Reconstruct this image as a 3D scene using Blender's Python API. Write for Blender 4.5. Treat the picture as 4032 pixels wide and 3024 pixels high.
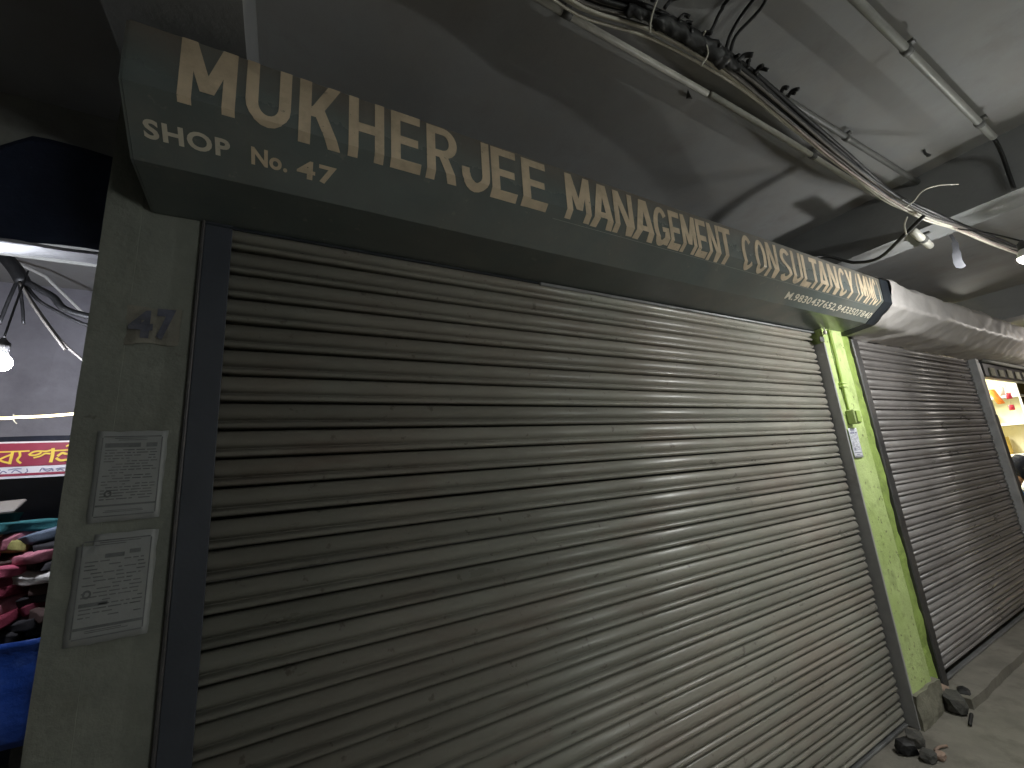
import bpy, bmesh, math, random
from mathutils import Vector, Matrix, noise

random.seed(47)
S = bpy.context.scene
for o in list(bpy.data.objects):
    bpy.data.objects.remove(o)
COL = S.collection

# ------------------------------------------------------------------ camera
cd = bpy.data.cameras.new("Camera")
cam = bpy.data.objects.new("Camera", cd)
COL.objects.link(cam)
S.camera = cam
cd.sensor_fit = 'HORIZONTAL'
cd.sensor_width = 36.0
cd.lens = 36.0 * 1613.8 / 4032.0
cd.clip_start = 0.02
cd.clip_end = 500.0
right = Vector((0.8787, -0.4712, -0.0762)).normalized()
fwd = Vector((0.4759, 0.8538, 0.2120)).normalized()
right = (right - fwd * right.dot(fwd)).normalized()
up = right.cross(fwd)
M = Matrix((right, up, -fwd)).transposed().to_4x4()
M.translation = Vector((0.1622, -1.3061, 1.5))
cam.matrix_world = M

# ------------------------------------------------------------------ night sky + exposure
w = bpy.data.worlds.new("World")
S.world = w
w.use_nodes = True
nt = w.node_tree
sky = nt.nodes.new('ShaderNodeTexSky')
sky.sky_type = 'NISHITA'
sky.sun_disc = False
sky.sun_elevation = math.radians(1.0)
sky.sun_rotation = math.radians(140)
nt.links.new(sky.outputs[0], nt.nodes['Background'].inputs[0])
nt.nodes['Background'].inputs[1].default_value = 0.01
S.view_settings.view_transform = 'Standard'
S.view_settings.look = 'None'
S.view_settings.gamma = 1.0
S.view_settings.exposure = 0.0
S.render.engine = 'CYCLES'
S.cycles.max_bounces = 8
S.cycles.diffuse_bounces = 5
S.cycles.glossy_bounces = 3
S.cycles.caustics_reflective = False
S.cycles.caustics_refractive = False

BULB_R = 1950.0       # bulb in front of the green pillar
BULB_F = 1100.0      # next bulb along the aisle, past the second shutter
BULB_L = 650.0       # bulb in the neighbouring stall
BACK_T = 165.0       # unseen fill tube added on the far side of the aisle, behind the camera
SHOP_T = 520.0        # tube in the open shop

# ------------------------------------------------------------------ helpers
def link(ob, parent=None):
    COL.objects.link(ob)
    if parent is not None:
        ob.parent = parent
        q = parent
        m = Matrix.Identity(4)
        while q is not None:
            m = q.matrix_basis.copy() @ m if q.parent is None else m
            q = q.parent
        if parent.parent is None:
            ob.matrix_parent_inverse = m.inverted()
    return ob

def tag(o, label=None, cat=None, group=None, kind=None):
    if label: o['label'] = label
    if cat: o['category'] = cat
    if group: o['group'] = group
    if kind: o['kind'] = kind
    return o

def thing(name, label, cat, loc=(0, 0, 0), group=None):
    o = bpy.data.objects.new(name, None)
    o.empty_display_size = 0.1
    o.location = loc
    COL.objects.link(o)
    return tag(o, label, cat, group)

def mesh_obj(name, verts, faces, m, parent=None, smooth=False):
    me = bpy.data.meshes.new(name)
    me.from_pydata([tuple(v) for v in verts], [], faces)
    if m: me.materials.append(m)
    if smooth:
        me.polygons.foreach_set('use_smooth', [True] * len(me.polygons))
    me.update()
    return link(bpy.data.objects.new(name, me), parent)

def from_bm(name, bm, m, parent=None, smooth=False):
    me = bpy.data.meshes.new(name)
    bm.normal_update()
    bm.to_mesh(me); bm.free()
    if m: me.materials.append(m)
    if smooth:
        me.polygons.foreach_set('use_smooth', [True] * len(me.polygons))
    return link(bpy.data.objects.new(name, me), parent)

def box_bm(x0, x1, y0, y1, z0, z1, bevel=0.0, seg=1, bm=None):
    b = bm or bmesh.new()
    g = bmesh.ops.create_cube(b, size=1)
    for v in g['verts']:
        v.co = Vector(((x0 + x1) / 2 + v.co.x * (x1 - x0), (y0 + y1) / 2 + v.co.y * (y1 - y0), (z0 + z1) / 2 + v.co.z * (z1 - z0)))
    if bevel > 0:
        bmesh.ops.bevel(b, geom=list({e for v in g['verts'] for e in v.link_edges}), offset=bevel, segments=seg, affect='EDGES', profile=.6)
    return b

def box(name, x0, x1, y0, y1, z0, z1, m, parent=None, bevel=0.0):
    return from_bm(name, box_bm(x0, x1, y0, y1, z0, z1, bevel), m, parent)

def rough_box(name, x0, x1, y0, y1, z0, z1, m, parent=None, step=0.06, amp=0.004, sc=6.0, seed=0.0, amp2=0.0):
    """box whose faces are gridded and uneven like hand-laid plaster"""
    b = bmesh.new()
    n = [max(1, int(round((q - p) / step))) for p, q in ((x0, x1), (y0, y1), (z0, z1))]
    lo, hi = (x0, y0, z0), (x1, y1, z1)
    cache = {}
    def vert(i, j, k):
        if (i, j, k) not in cache:
            c = Vector((lo[a] + (hi[a] - lo[a]) * t / n[a] for a, t in enumerate((i, j, k))))
            d = noise.noise_vector(c * sc + Vector((seed, seed, 0))) * amp + noise.noise_vector(c * sc * 5 + Vector((seed, 7, 0))) * amp2
            cache[(i, j, k)] = b.verts.new(c + d)
        return cache[(i, j, k)]
    for a in range(3):
        u, v = [t for t in range(3) if t != a]
        for side in (0, n[a]):
            for i in range(n[u]):
                for j in range(n[v]):
                    q = []
                    for di, dj in ((0, 0), (1, 0), (1, 1), (0, 1)):
                        idx = [0, 0, 0]; idx[a] = side; idx[u] = i + di; idx[v] = j + dj
                        q.append(vert(*idx))
                    b.faces.new(q)
    bmesh.ops.recalc_face_normals(b, faces=b.faces)
    return from_bm(name, b, m, parent)

def smooth_path(pts, sub=6):
    P = [Vector(p) for p in pts]
    if len(P) < 3: return P
    out = []
    E = [P[0] * 2 - P[1]] + P + [P[-1] * 2 - P[-2]]
    for i in range(1, len(E) - 2):
        a, b, c, d = E[i - 1:i + 3]
        for k in range(sub):
            t = k / sub
            out.append(0.5 * ((2 * b) + (c - a) * t + (2 * a - 5 * b + 4 * c - d) * t * t + (3 * b - a - 3 * c + d) * t ** 3))
    out.append(P[-1])
    return out

def tube(name, pts, r, m, parent=None, n=8, sub=6, caps=True):
    P = smooth_path(pts, sub) if sub > 1 else [Vector(p) for p in pts]
    V, F = [], []
    t0 = (P[1] - P[0]).normalized()
    ref = Vector((0, 0, 1)) if abs(t0.z) < .9 else Vector((1, 0, 0))
    nn = (ref - t0 * ref.dot(t0)).normalized()
    L = len(P)
    for i, p in enumerate(P):
        t = (P[min(i + 1, L - 1)] - P[max(i - 1, 0)])
        t = t.normalized() if t.length > 1e-9 else t0
        nn = (nn - t * nn.dot(t))
        nn = nn.normalized() if nn.length > 1e-6 else Vector((0, 1, 0))
        bn = t.cross(nn)
        rr = r[min(int(i / max(1, L - 1) * (len(r) - 1)), len(r) - 1)] if isinstance(r, (list, tuple)) else r
        for k in range(n):
            a = 2 * math.pi * k / n
            V.append(p + nn * (math.cos(a) * rr) + bn * (math.sin(a) * rr))
    for i in range(L - 1):
        for k in range(n):
            F.append((i * n + k, i * n + (k + 1) % n, (i + 1) * n + (k + 1) % n, (i + 1) * n + k))
    if caps:
        F.append(tuple(range(n - 1, -1, -1)))
        F.append(tuple((L - 1) * n + k for k in range(n)))
    return mesh_obj(name, V, F, m, parent, smooth=True)

def lathe(name, prof, m, parent=None, center=(0, 0, 0), n=20):
    V, F = [], []
    for r, z in prof:
        for k in range(n):
            a = 2 * math.pi * k / n
            V.append((center[0] + r * math.cos(a), center[1] + r * math.sin(a), center[2] + z))
    for i in range(len(prof) - 1):
        for k in range(n):
            F.append((i * n + k, i * n + (k + 1) % n, (i + 1) * n + (k + 1) % n, (i + 1) * n + k))
    return mesh_obj(name, V, F, m, parent, smooth=True)

# ------------------------------------------------------------------ materials
def mat(name, base, rough=0.6, var=0.25, vscale=6.0, stain=None, stain_amt=0.0, stain_scale=2.5, bump=0.15, bscale=60.0,
        metallic=0.0, spec=0.5, stretch=(1, 1, 1), rvar=0.1, objrand=0.0, top_dust=None, emit=None, coat=0.0, tint=None, specks=None):
    m = bpy.data.materials.new(name)
    m.use_nodes = True
    N, Lk = m.node_tree.nodes, m.node_tree.links
    bs = N['Principled BSDF']
    geo = N.new('ShaderNodeNewGeometry')
    mp = N.new('ShaderNodeMapping'); mp.inputs['Scale'].default_value = stretch
    Lk.new(geo.outputs['Position'], mp.inputs['Vector'])
    def nz(scale, det=5, vec=None):
        t = N.new('ShaderNodeTexNoise'); t.inputs['Scale'].default_value = scale; t.inputs['Detail'].default_value = det
        t.inputs['Roughness'].default_value = 0.62
        Lk.new(vec or mp.outputs[0], t.inputs['Vector']); return t
    def ramp(src, a, b):
        r = N.new('ShaderNodeMapRange'); r.inputs[1].default_value = a; r.inputs[2].default_value = b
        Lk.new(src, r.inputs[0]); return r
    n1 = nz(vscale)
    r1 = ramp(n1.outputs[0], 0.3, 0.72)
    mx = N.new('ShaderNodeMix'); mx.data_type = 'RGBA'
    lo = [c * (1 - var) for c in base]; hi = [min(1, c * (1 + var)) for c in base]
    mx.inputs[6].default_value = (*lo, 1); mx.inputs[7].default_value = (*hi, 1)
    Lk.new(r1.outputs[0], mx.inputs[0])
    col = mx.outputs[2]
    if stain is not None and stain_amt > 0:
        n2 = nz(stain_scale, 8)
        r2 = ramp(n2.outputs[0], 0.52, 0.74)
        ml = N.new('ShaderNodeMath'); ml.operation = 'MULTIPLY'; ml.inputs[1].default_value = stain_amt
        Lk.new(r2.outputs[0], ml.inputs[0])
        m2 = N.new('ShaderNodeMix'); m2.data_type = 'RGBA'
        m2.inputs[7].default_value = (*stain, 1)
        Lk.new(ml.outputs[0], m2.inputs[0]); Lk.new(col, m2.inputs[6]); col = m2.outputs[2]
    if tint is not None:           # broad patches of another hue: (colour, amount, scale)
        n5 = nz(tint[2], 6, geo.outputs['Position'])
        r5 = ramp(n5.outputs[0], 0.40, 0.66); r5.inputs[4].default_value = tint[1]
        m5 = N.new('ShaderNodeMix'); m5.data_type = 'RGBA'; m5.inputs[7].default_value = (*tint[0], 1)
        Lk.new(r5.outputs[0], m5.inputs[0]); Lk.new(col, m5.inputs[6]); col = m5.outputs[2]
    if specks is not None:         # small chips and grime spots: (colour, amount, scale, threshold)
        n6 = nz(specks[2], 3, geo.outputs['Position'])
        r6 = ramp(n6.outputs[0], specks[3], specks[3] + .06); r6.inputs[4].default_value = specks[1]
        m6 = N.new('ShaderNodeMix'); m6.data_type = 'RGBA'; m6.inputs[7].default_value = (*specks[0], 1)
        Lk.new(r6.outputs[0], m6.inputs[0]); Lk.new(col, m6.inputs[6]); col = m6.outputs[2]
    if objrand > 0:
        oi = N.new('ShaderNodeObjectInfo')
        r3 = ramp(oi.outputs['Random'], 0, 1); r3.inputs[3].default_value = 1 - objrand; r3.inputs[4].default_value = 1 + objrand
        m3 = N.new('ShaderNodeVectorMath'); m3.operation = 'SCALE'
        Lk.new(col, m3.inputs[0]); Lk.new(r3.outputs[0], m3.inputs['Scale']); col = m3.outputs[0]
    if top_dust is not None:       # dust that has settled on the upper part: (z_low, z_high, colour, amount)
        sx = N.new('ShaderNodeSeparateXYZ'); Lk.new(geo.outputs['Position'], sx.inputs[0])
        nd = nz(9.0, 8)
        ad = N.new('ShaderNodeMath'); ad.operation = 'MULTIPLY_ADD'; ad.inputs[1].default_value = 0.16
        Lk.new(nd.outputs[0], ad.inputs[0]); Lk.new(sx.outputs[2], ad.inputs[2])
        rd = ramp(ad.outputs[0], top_dust[0] + .08, top_dust[1] + .08)
        rd.inputs[4].default_value = top_dust[3]
        m4 = N.new('ShaderNodeMix'); m4.data_type = 'RGBA'; m4.inputs[7].default_value = (*top_dust[2], 1)
        Lk.new(rd.outputs[0], m4.inputs[0]); Lk.new(col, m4.inputs[6]); col = m4.outputs[2]
        ar = N.new('ShaderNodeMath'); ar.operation = 'MULTIPLY_ADD'; ar.inputs[1].default_value = 0.55; ar.inputs[2].default_value = rough
        Lk.new(rd.outputs[0], ar.inputs[0]); Lk.new(ar.outputs[0], bs.inputs['Roughness'])
    Lk.new(col, bs.inputs['Base Color'])
    if top_dust is None:
        rr = ramp(n1.outputs[0], 0.3, 0.7); rr.inputs[3].default_value = max(.05, rough - rvar); rr.inputs[4].default_value = min(1, rough + rvar)
        Lk.new(rr.outputs[0], bs.inputs['Roughness'])
    bs.inputs['Metallic'].default_value = metallic
    bs.inputs['Specular IOR Level'].default_value = spec
    if coat: bs.inputs['Coat Weight'].default_value = coat
    if bump > 0:
        nb = nz(bscale, 4)
        bp = N.new('ShaderNodeBump'); bp.inputs['Strength'].default_value = bump; bp.inputs['Distance'].default_value = 0.01
        Lk.new(nb.outputs[0], bp.inputs['Height']); Lk.new(bp.outputs[0], bs.inputs['Normal'])
    if emit:
        bs.inputs['Emission Color'].default_value = (*emit[0], 1); bs.inputs['Emission Strength'].default_value = emit[1]
    return m

def emitter(name, color, strength):
    m = bpy.data.materials.new(name); m.use_nodes = True
    N = m.node_tree.nodes; N.remove(N['Principled BSDF'])
    e = N.new('ShaderNodeEmission'); e.inputs[0].default_value = (*color, 1); e.inputs[1].default_value = strength
    m.node_tree.links.new(e.outputs[0], N['Material Output'].inputs[0])
    m.cycles.emission_sampling = 'FRONT_BACK'
    return m

DUST = (2.43, 2.56, (0.105, 0.085, 0.066), 0.9)
m_slat = mat('worn_slat_paint', (0.335, 0.332, 0.290), 0.38, 0.10, 7, (0.20, 0.115, 0.085), 0.6, 3.4, 0.06, 160, spec=0.6, stretch=(0.45, 1, 1.6), rvar=.14, objrand=0.12, tint=((0.325, 0.285, 0.245), 0.7, 1.3), specks=((0.11, 0.09, 0.075), 0.6, 24, 0.64))
m_slat2 = mat('dusty_slat_paint', (0.27, 0.25, 0.245), 0.36, 0.12, 7, (0.13, 0.10, 0.09), 0.6, 3.4, 0.08, 160, spec=0.5, stretch=(0.45, 1, 1.6), rvar=.14, objrand=0.14, tint=((0.17, 0.155, 0.15), 0.7, 1.7), specks=((0.36, 0.33, 0.31), 0.5, 22, 0.66))
m_hood = mat('hood_paint', (0.108, 0.134, 0.132), 0.25, 0.16, 5, (0.21, 0.20, 0.175), 0.6, 3.0, 0.03, 90, spec=0.55, top_dust=DUST, tint=((0.155, 0.15, 0.135), 0.6, 1.1), specks=((0.24, 0.23, 0.21), 0.35, 26, 0.66))
m_letter = mat('cream_letter_paint', (0.58, 0.47, 0.335), 0.34, 0.18, 14, (0.30, 0.24, 0.17), 0.65, 16.0, 0.03, 90, spec=0.5, specks=((0.15, 0.15, 0.135), 0.7, 45, 0.66), top_dust=(2.45, 2.60, (0.24, 0.18, 0.115), 0.7))
m_letter2 = mat('pale_letter_paint', (0.60, 0.55, 0.45), 0.34, 0.14, 14, None, 0, 6.0, 0.03, 90, spec=0.5)
m_rule = mat('faint_chalk_line', (0.26, 0.27, 0.26), 0.5, 0.2, 20, bump=0)
m_black = mat('black_gap_and_lip', (0.012, 0.016, 0.022), 0.5, 0.2, 8, bump=.05)
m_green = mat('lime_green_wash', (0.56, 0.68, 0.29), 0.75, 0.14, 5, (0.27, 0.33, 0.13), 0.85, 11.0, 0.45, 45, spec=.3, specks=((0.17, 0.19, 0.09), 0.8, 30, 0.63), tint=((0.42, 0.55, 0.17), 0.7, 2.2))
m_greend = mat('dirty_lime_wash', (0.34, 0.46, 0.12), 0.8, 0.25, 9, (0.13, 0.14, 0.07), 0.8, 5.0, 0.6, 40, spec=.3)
m_base = mat('bare_grimy_plaster', (0.26, 0.25, 0.20), 0.85, 0.3, 8, (0.10, 0.09, 0.07), 0.7, 7.0, 0.6, 40, spec=.2)
m_pillar = mat('grimy_olive_plaster', (0.205, 0.213, 0.185), 0.8, 0.25, 5, (0.12, 0.12, 0.095), 0.7, 6.0, 0.35, 40, spec=.3, tint=((0.165, 0.178, 0.16), 0.8, 2.6), specks=((0.09, 0.085, 0.07), 0.7, 18, 0.67))
m_steel = mat('dull_grey_steel', (0.27, 0.275, 0.28), 0.42, 0.2, 8, (0.12, 0.09, 0.07), 0.4, 10, 0.1, 80, metallic=.5)
m_flange = mat('pale_grey_guide_paint', (0.40, 0.40, 0.41), 0.5, 0.15, 8, (0.22, 0.2, 0.18), 0.5, 10, 0.1, 80)
m_dark = mat('dark_guide_steel', (0.06, 0.058, 0.06), 0.5, 0.3, 10, (0.14, 0.12, 0.10), 0.5, 14, 0.2, 80, metallic=.3)
m_blue = mat('blue_grey_guide_paint', (0.034, 0.039, 0.052), 0.55, 0.15, 8, bump=.08)
m_ceil = mat('stained_whitewash', (0.345, 0.348, 0.352), 0.9, 0.18, 1.6, (0.19, 0.175, 0.165), 0.65, 3.2, 0.10, 30, spec=.2, tint=((0.33, 0.315, 0.30), 0.6, 5.0))
m_beam = mat('whitewashed_concrete', (0.28, 0.285, 0.29), 0.9, 0.10, 3, (0.30, 0.30, 0.30), 0.4, 4, 0.2, 30, spec=.2)
m_wall = mat('grey_wall_plaster', (0.30, 0.30, 0.28), 0.9, 0.15, 3, (0.17, 0.16, 0.14), 0.5, 4, 0.3, 30, spec=.2)
m_floor = mat('dusty_concrete_floor', (0.235, 0.22, 0.19), 0.85, 0.25, 4, (0.13, 0.115, 0.095), 0.7, 7, 0.5, 70, spec=.25)
m_pvc = mat('aged_pvc', (0.52, 0.51, 0.46), 0.45, 0.15, 12, (0.30, 0.27, 0.22), 0.5, 12, 0.05, 60)
m_pvcg = mat('grey_conduit', (0.30, 0.30, 0.28), 0.5, 0.2, 12, (0.16, 0.15, 0.13), 0.6, 12, 0.05, 60)
m_pvcd = mat('grimy_dark_conduit', (0.12, 0.12, 0.115), 0.55, 0.2, 12, bump=.05)
m_cblack = mat('black_cable_rubber', (0.012, 0.012, 0.013), 0.55, 0.3, 20, (0.05, 0.045, 0.04), 0.4, 20, 0.1, 90)
m_cgrey = mat('dusty_grey_cable', (0.17, 0.155, 0.14), 0.6, 0.25, 20, (0.08, 0.07, 0.06), 0.5, 20, 0.1, 90)
m_cpale = mat('pale_cable', (0.68, 0.65, 0.56), 0.5, 0.2, 20, (0.30, 0.27, 0.22), 0.5, 20, 0.05, 90)
m_cpink = mat('faded_pink_cable', (0.42, 0.33, 0.30), 0.5, 0.2, 20, bump=.05)
m_paper = mat('weathered_paper', (0.285, 0.295, 0.295), 0.85, 0.08, 12, (0.33, 0.33, 0.30), 0.5, 14, 0.1, 50, spec=.2)
m_paperw = mat('white_paper', (0.74, 0.75, 0.80), 0.8, 0.05, 12, bump=.05, spec=.2)
m_ink = mat('faded_print', (0.135, 0.14, 0.145), 0.8, 0.4, 30, bump=0)
m_inkb = mat('violet_print', (0.20, 0.20, 0.30), 0.8, 0.3, 30, bump=0)
m_navy = mat('navy_stencil_paint', (0.07, 0.075, 0.105), 0.7, 0.5, 30, (0.2,0.19,0.16), 0.5, 14, bump=.1)
m_brown = mat('brown_paint_patch', (0.195, 0.185, 0.155), 0.8, 0.25, 20, bump=.2)
m_plastic = mat('dusty_plastic_sheet', (0.47, 0.445, 0.435), 0.50, 0.12, 6, (0.30, 0.28, 0.27), 0.6, 5, 0.12, 40, spec=.5)
m_tarp = mat('dark_blue_tarpaulin', (0.018, 0.026, 0.055), 0.5, 0.25, 6, bump=.2, bscale=30)
m_btarp = mat('bright_blue_tarpaulin', (0.015, 0.06, 0.30), 0.42, 0.25, 8, (0.08, 0.15, 0.40), 0.5, 8, 0.35, 35)
m_flap = mat('grey_tarp_underside', (0.085, 0.087, 0.10), 0.5, 0.25, 6, bump=.3, bscale=20)
m_sheet = mat('pale_stall_lining', (0.36, 0.35, 0.40), 0.55, 0.15, 5, (0.22, 0.21, 0.25), 0.5, 4, 0.3, 20)
m_signm = mat('maroon_sign_enamel', (0.27, 0.03, 0.06), 0.45, 0.12, 10, bump=.03)
m_signw = mat('white_sign_enamel', (0.68, 0.65, 0.68), 0.45, 0.08, 10, bump=.03)
m_yell = mat('yellow_sign_paint', (0.80, 0.56, 0.08), 0.5, 0.12, 12, bump=.03)
m_stone = mat('dark_stone', (0.075, 0.073, 0.068), 0.8, 0.3, 20, (0.17, 0.155, 0.13), 0.6, 16, 0.5, 60)
m_brick = mat('pinkish_brick_chip', (0.34, 0.24, 0.19), 0.85, 0.25, 20, (0.2, 0.17, 0.14), 0.6, 16, 0.5, 60)
m_shopw = mat('cream_shop_wall', (0.78, 0.74, 0.50), 0.8, 0.05, 4, bump=.05)
m_white = mat('white_laminate', (0.8, 0.79, 0.76), 0.5, 0.04, 8, bump=.0)
m_orange = mat('orange_packet', (0.80, 0.24, 0.03), 0.35, 0.15, 20, bump=.1)
m_red = mat('red_packet', (0.55, 0.03, 0.07), 0.35, 0.15, 20, bump=.1)
m_skin = mat('brown_skin', (0.28, 0.15, 0.09), 0.5, 0.08, 20, bump=.05)
m_hair = mat('black_hair', (0.006, 0.007, 0.012), 0.8, 0.2, 40, bump=.4, spec=.1)
m_shirt = mat('bright_blue_shirt', (0.02, 0.22, 0.62), 0.7, 0.12, 12, bump=.2)
m_trous = mat('dark_trousers', (0.03, 0.03, 0.04), 0.8, 0.12, 12, bump=.2)
e_right = emitter('lit_bulb', (0.99, 1.0, 0.965), BULB_R)
e_far = emitter('lit_far_bulb', (1.0, 0.93, 0.86), BULB_F)
e_left = emitter('lit_cool_bulb', (0.86, 0.90, 1.0), BULB_L)
e_back = emitter('unseen_fill_tube', (0.96, 1.0, 0.95), BACK_T)
e_led = emitter('lit_rope_light', (1.0, 0.82, 0.42), 9.0)
e_tube = emitter('lit_tube', (1.0, 0.97, 0.86), SHOP_T)

ZC = 2.95            # ceiling
# ------------------------------------------------------------------ setting
tag(mesh_obj('ground', [(-60, -60, 0), (60, -60, 0), (60, 60, 0), (-60, 60, 0)], [(0, 1, 2, 3)], m_floor), kind='structure')
ceil = rough_box('ceiling', -8, 12, -4.2, 5.0, ZC, ZC + .2, m_ceil, None, step=.25, amp=.0025, sc=1.2)
tag(ceil, kind='structure')

def beam(x0, x1, y0, y1, z0, label):
    tag(rough_box('ceiling_beam', x0, x1, y0, y1, z0, ZC + .05, m_beam, None, step=.12, amp=.004, sc=3), label, 'beam')
beam(3.22, 3.47, -4.0, .195, 2.65, 'pale concrete beam crossing the ceiling above the green pillar')
beam(-.26, .03, -4.0, .195, 2.65, 'concrete beam crossing the ceiling above the left pillar, its side edge showing pale')
beam(6.55, 6.8, -4.0, .195, 2.65, 'far concrete beam crossing the ceiling at the right edge')
tag(rough_box('lintel', -6, -.28, .55, .75, 2.42, ZC + .04, m_wall, None, step=.12, amp=.004), 'grey plastered lintel above the dark blue tarpaulin at upper left', 'lintel')
tag(rough_box('wall', -.06, 6.3, .2, .32, 0, ZC + .04, m_wall, None, step=.3, amp=.004), 'plastered wall rising behind the shutter hoods', 'wall')
tag(rough_box('wall', -8, 12, -4.2, -4.0, 0, ZC + .04, m_wall, None, step=.4, amp=.004), 'plain wall closing the far side of the aisle', 'wall')

# ------------------------------------------------------------------ rolling shutters
PITCH = 0.075
def slat_mesh(name, x0, x1, m):
    prof = [(.018, .0012), (.0015, .0), (-.0024, -.0046), (-.0058, -.0105), (-.0086, -.0170), (-.0100, -.0235), (-.0096, -.0295), (-.0072, -.0355), (-.0026, -.0408), (.0036, -.0446), (.0085, -.0462),
            (.0040, -.0480), (-.0036, -.0512), (-.0078, -.0552), (-.0092, -.0596), (-.0076, -.0640), (-.0026, -.0672), (.018, -.0682)]
    k = 0
    xs = [x0, x1]
    V = [(x, y, z) for x in xs for y, z in prof]
    k = len(prof)
    F = [(i, i + 1, k + i + 1, k + i) for i in range(k - 1)]
    F += [tuple(range(k - 1, -1, -1)), tuple(range(k, 2 * k))]
    me = bpy.data.meshes.new(name)
    me.from_pydata(V, [], F)
    for p in me.polygons[:k - 1]: p.use_smooth = True
    me.materials.append(m)
    me.update()
    return me

def shutter(label, x0, x1, zt, n, m, zb, loc):
    t = thing('rolling_shutter', label, 'shutter', loc)
    me = slat_mesh('slat', x0, x1, m)
    for k in range(n):
        o = bpy.data.objects.new('slat', me)
        o.location = ((random.random() - .5) * .010, .004 + (random.random() - .5) * .003, zt - k * PITCH + (random.random() - .5) * .0012)
        o.rotation_euler = ((random.random() - .5) * .05, (random.random() - .5) * .0006, (random.random() - .5) * .0006)
        link(o, t)
    # bottom rail: an angle iron under the last slat
    b = bmesh.new()
    box_bm(x0, x1, -.012, .014, zb, zb + .014, .003, 1, b)
    from_bm('bottom_rail', b, m_steel, t)
    return t

sh1 = shutter('large grey-brown rolled shutter closed under the lettered hood', -.03, 3.164, 2.265, 30, m_slat, .001, (1.6, 0, 0))
box('guide_rail', -.072, -.064, -.016, .05, 0, 2.262, m_dark, sh1, .002)
box('guide_rail', -.0635, .0, -.010, -.004, 0, 2.262, m_blue, sh1, .001)
box('guide_rail', 3.174, 3.1885, -.0585, .05, 0, 2.168, m_flange, sh1, .002)
box('end_bracket', 3.135, 3.182, -.064, -.054, 2.17, 2.205, m_steel, sh1, .004)
sh2 = shutter('smaller dusty grey rolled shutter right of the green pillar', 3.74, 6.12, 2.265, 30, m_slat2, .052, (4.9, 0, 0))
for o in [c for c in sh2.children if c.name.startswith('slat')][-1:]:
    bpy.data.objects.remove(o)
box('guide_rail', 3.655, 3.735, -.03, .05, .0, 2.25, m_dark, sh2, .006)
box('guide_rail', 6.115, 6.16, -.055, .05, 0, 2.262, m_flange, sh2, .004)
box('guide_rail', 6.162, 6.30, -.045, .05, 0, 1.70, m_dark, sh2, .004)
box('guide_rail', 6.162, 6.30, -.040, .05, 1.702, 2.262, m_steel, sh2, .004)

# concrete sill in front of the second shutter
tag(rough_box('threshold', 3.62, 6.3, -.155, .12, -.02, .05, m_floor, None, step=.05, amp=.006, sc=9), 'low concrete sill in front of the smaller shutter', 'sill')

# ------------------------------------------------------------------ hoods
PROF = [(.19, 2.640), (-.24, 2.619), (-.313, 2.542), (-.308, 2.388), (-.188, 2.283), (-.004, 2.262)]
def arc(profile):
    s = [0.0]
    for a, b in zip(profile, profile[1:]): s.append(s[-1] + math.hypot(b[0] - a[0], b[1] - a[1]))
    return s
ARC = arc(PROF)
S0 = ARC[1]          # arc length is measured from the upper fold
def dent(x, s):
    f = max(0.0, math.sin(math.pi * min(1, max(0, (s + .05) / .66))))
    return f * (.0016 * math.sin(3.1 * x + .6) * math.sin(9 * s + .4) + .0011 * math.sin(5.3 * x + 2.0 + 4 * s))
def hood_pt(x, s, off=0.0):
    a = s + S0
    i = 0
    while i < len(PROF) - 2 and a > ARC[i + 1]: i += 1
    t = (a - ARC[i]) / (ARC[i + 1] - ARC[i])
    p, q = PROF[i], PROF[i + 1]
    y = p[0] + (q[0] - p[0]) * t; z = p[1] + (q[1] - p[1]) * t
    d = (q[0] - p[0], q[1] - p[1]); l = math.hypot(*d)
    ny, nz = d[1] / l, -d[0] / l      # outward
    if ny * (-1) + nz * 0 < 0 and i in (1, 2, 3): ny, nz = -ny, -nz
    k = off + dent(x, s)
    return Vector((x, y + ny * k, z + nz * k))
# make sure the normal points outward on every face
def outward(i):
    p, q = PROF[i], PROF[i + 1]
    d = (q[0] - p[0], q[1] - p[1]); l = math.hypot(*d)
    n = (d[1] / l, -d[0] / l)
    c = ((p[0] + q[0]) / 2, (p[1] + q[1]) / 2)
    return n if (n[0] * (c[0] + .08) + n[1] * (c[1] - 2.45)) > 0 else (-n[0], -n[1])
OUT = [outward(i) for i in range(len(PROF) - 1)]
def hood_pt(x, s, off=0.0):
    a = s + S0
    i = 0
    while i < len(PROF) - 2 and a > ARC[i + 1] + 1e-7: i += 1
    t = (a - ARC[i]) / (ARC[i + 1] - ARC[i])
    p, q = PROF[i], PROF[i + 1]
    k = off + dent(x, s)
    return Vector((x, p[0] + (q[0] - p[0]) * t + OUT[i][0] * k, p[1] + (q[1] - p[1]) * t + OUT[i][1] * k))

def sheet(name, x0, x1, nx, fn, svals, m, parent, smooth=False, thick=0.0):
    V, F = [], []
    ns = len(svals)
    for i in range(nx + 1):
        x = x0 + (x1 - x0) * i / nx
        for s in svals: V.append(fn(x, s))
    for i in range(nx):
        for j in range(ns - 1):
            a = i * ns + j
            F.append((a, a + 1, a + ns + 1, a + ns))
    o = mesh_obj(name, V, F, m, parent, smooth)
    if thick:
        md = o.modifiers.new('thick', 'SOLIDIFY'); md.thickness = thick; md.offset = 1
    return o

HX0, HX1 = -.178, 3.474
hood = thing('shutter_hood', 'dark grey-green painted metal hood hand-lettered with the shop name', 'shutter hood', (1.6, -.1, 2.26))
sv = []
for i in range(len(ARC) - 1):
    for k in range(4): sv.append(ARC[i] + (ARC[i + 1] - ARC[i]) * k / 4 - S0)
sv.append(ARC[-1] - S0)
hp = sheet('panel', HX0, HX1, 70, hood_pt, sv, m_hood, hood, smooth=True)
me = hp.data
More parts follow.
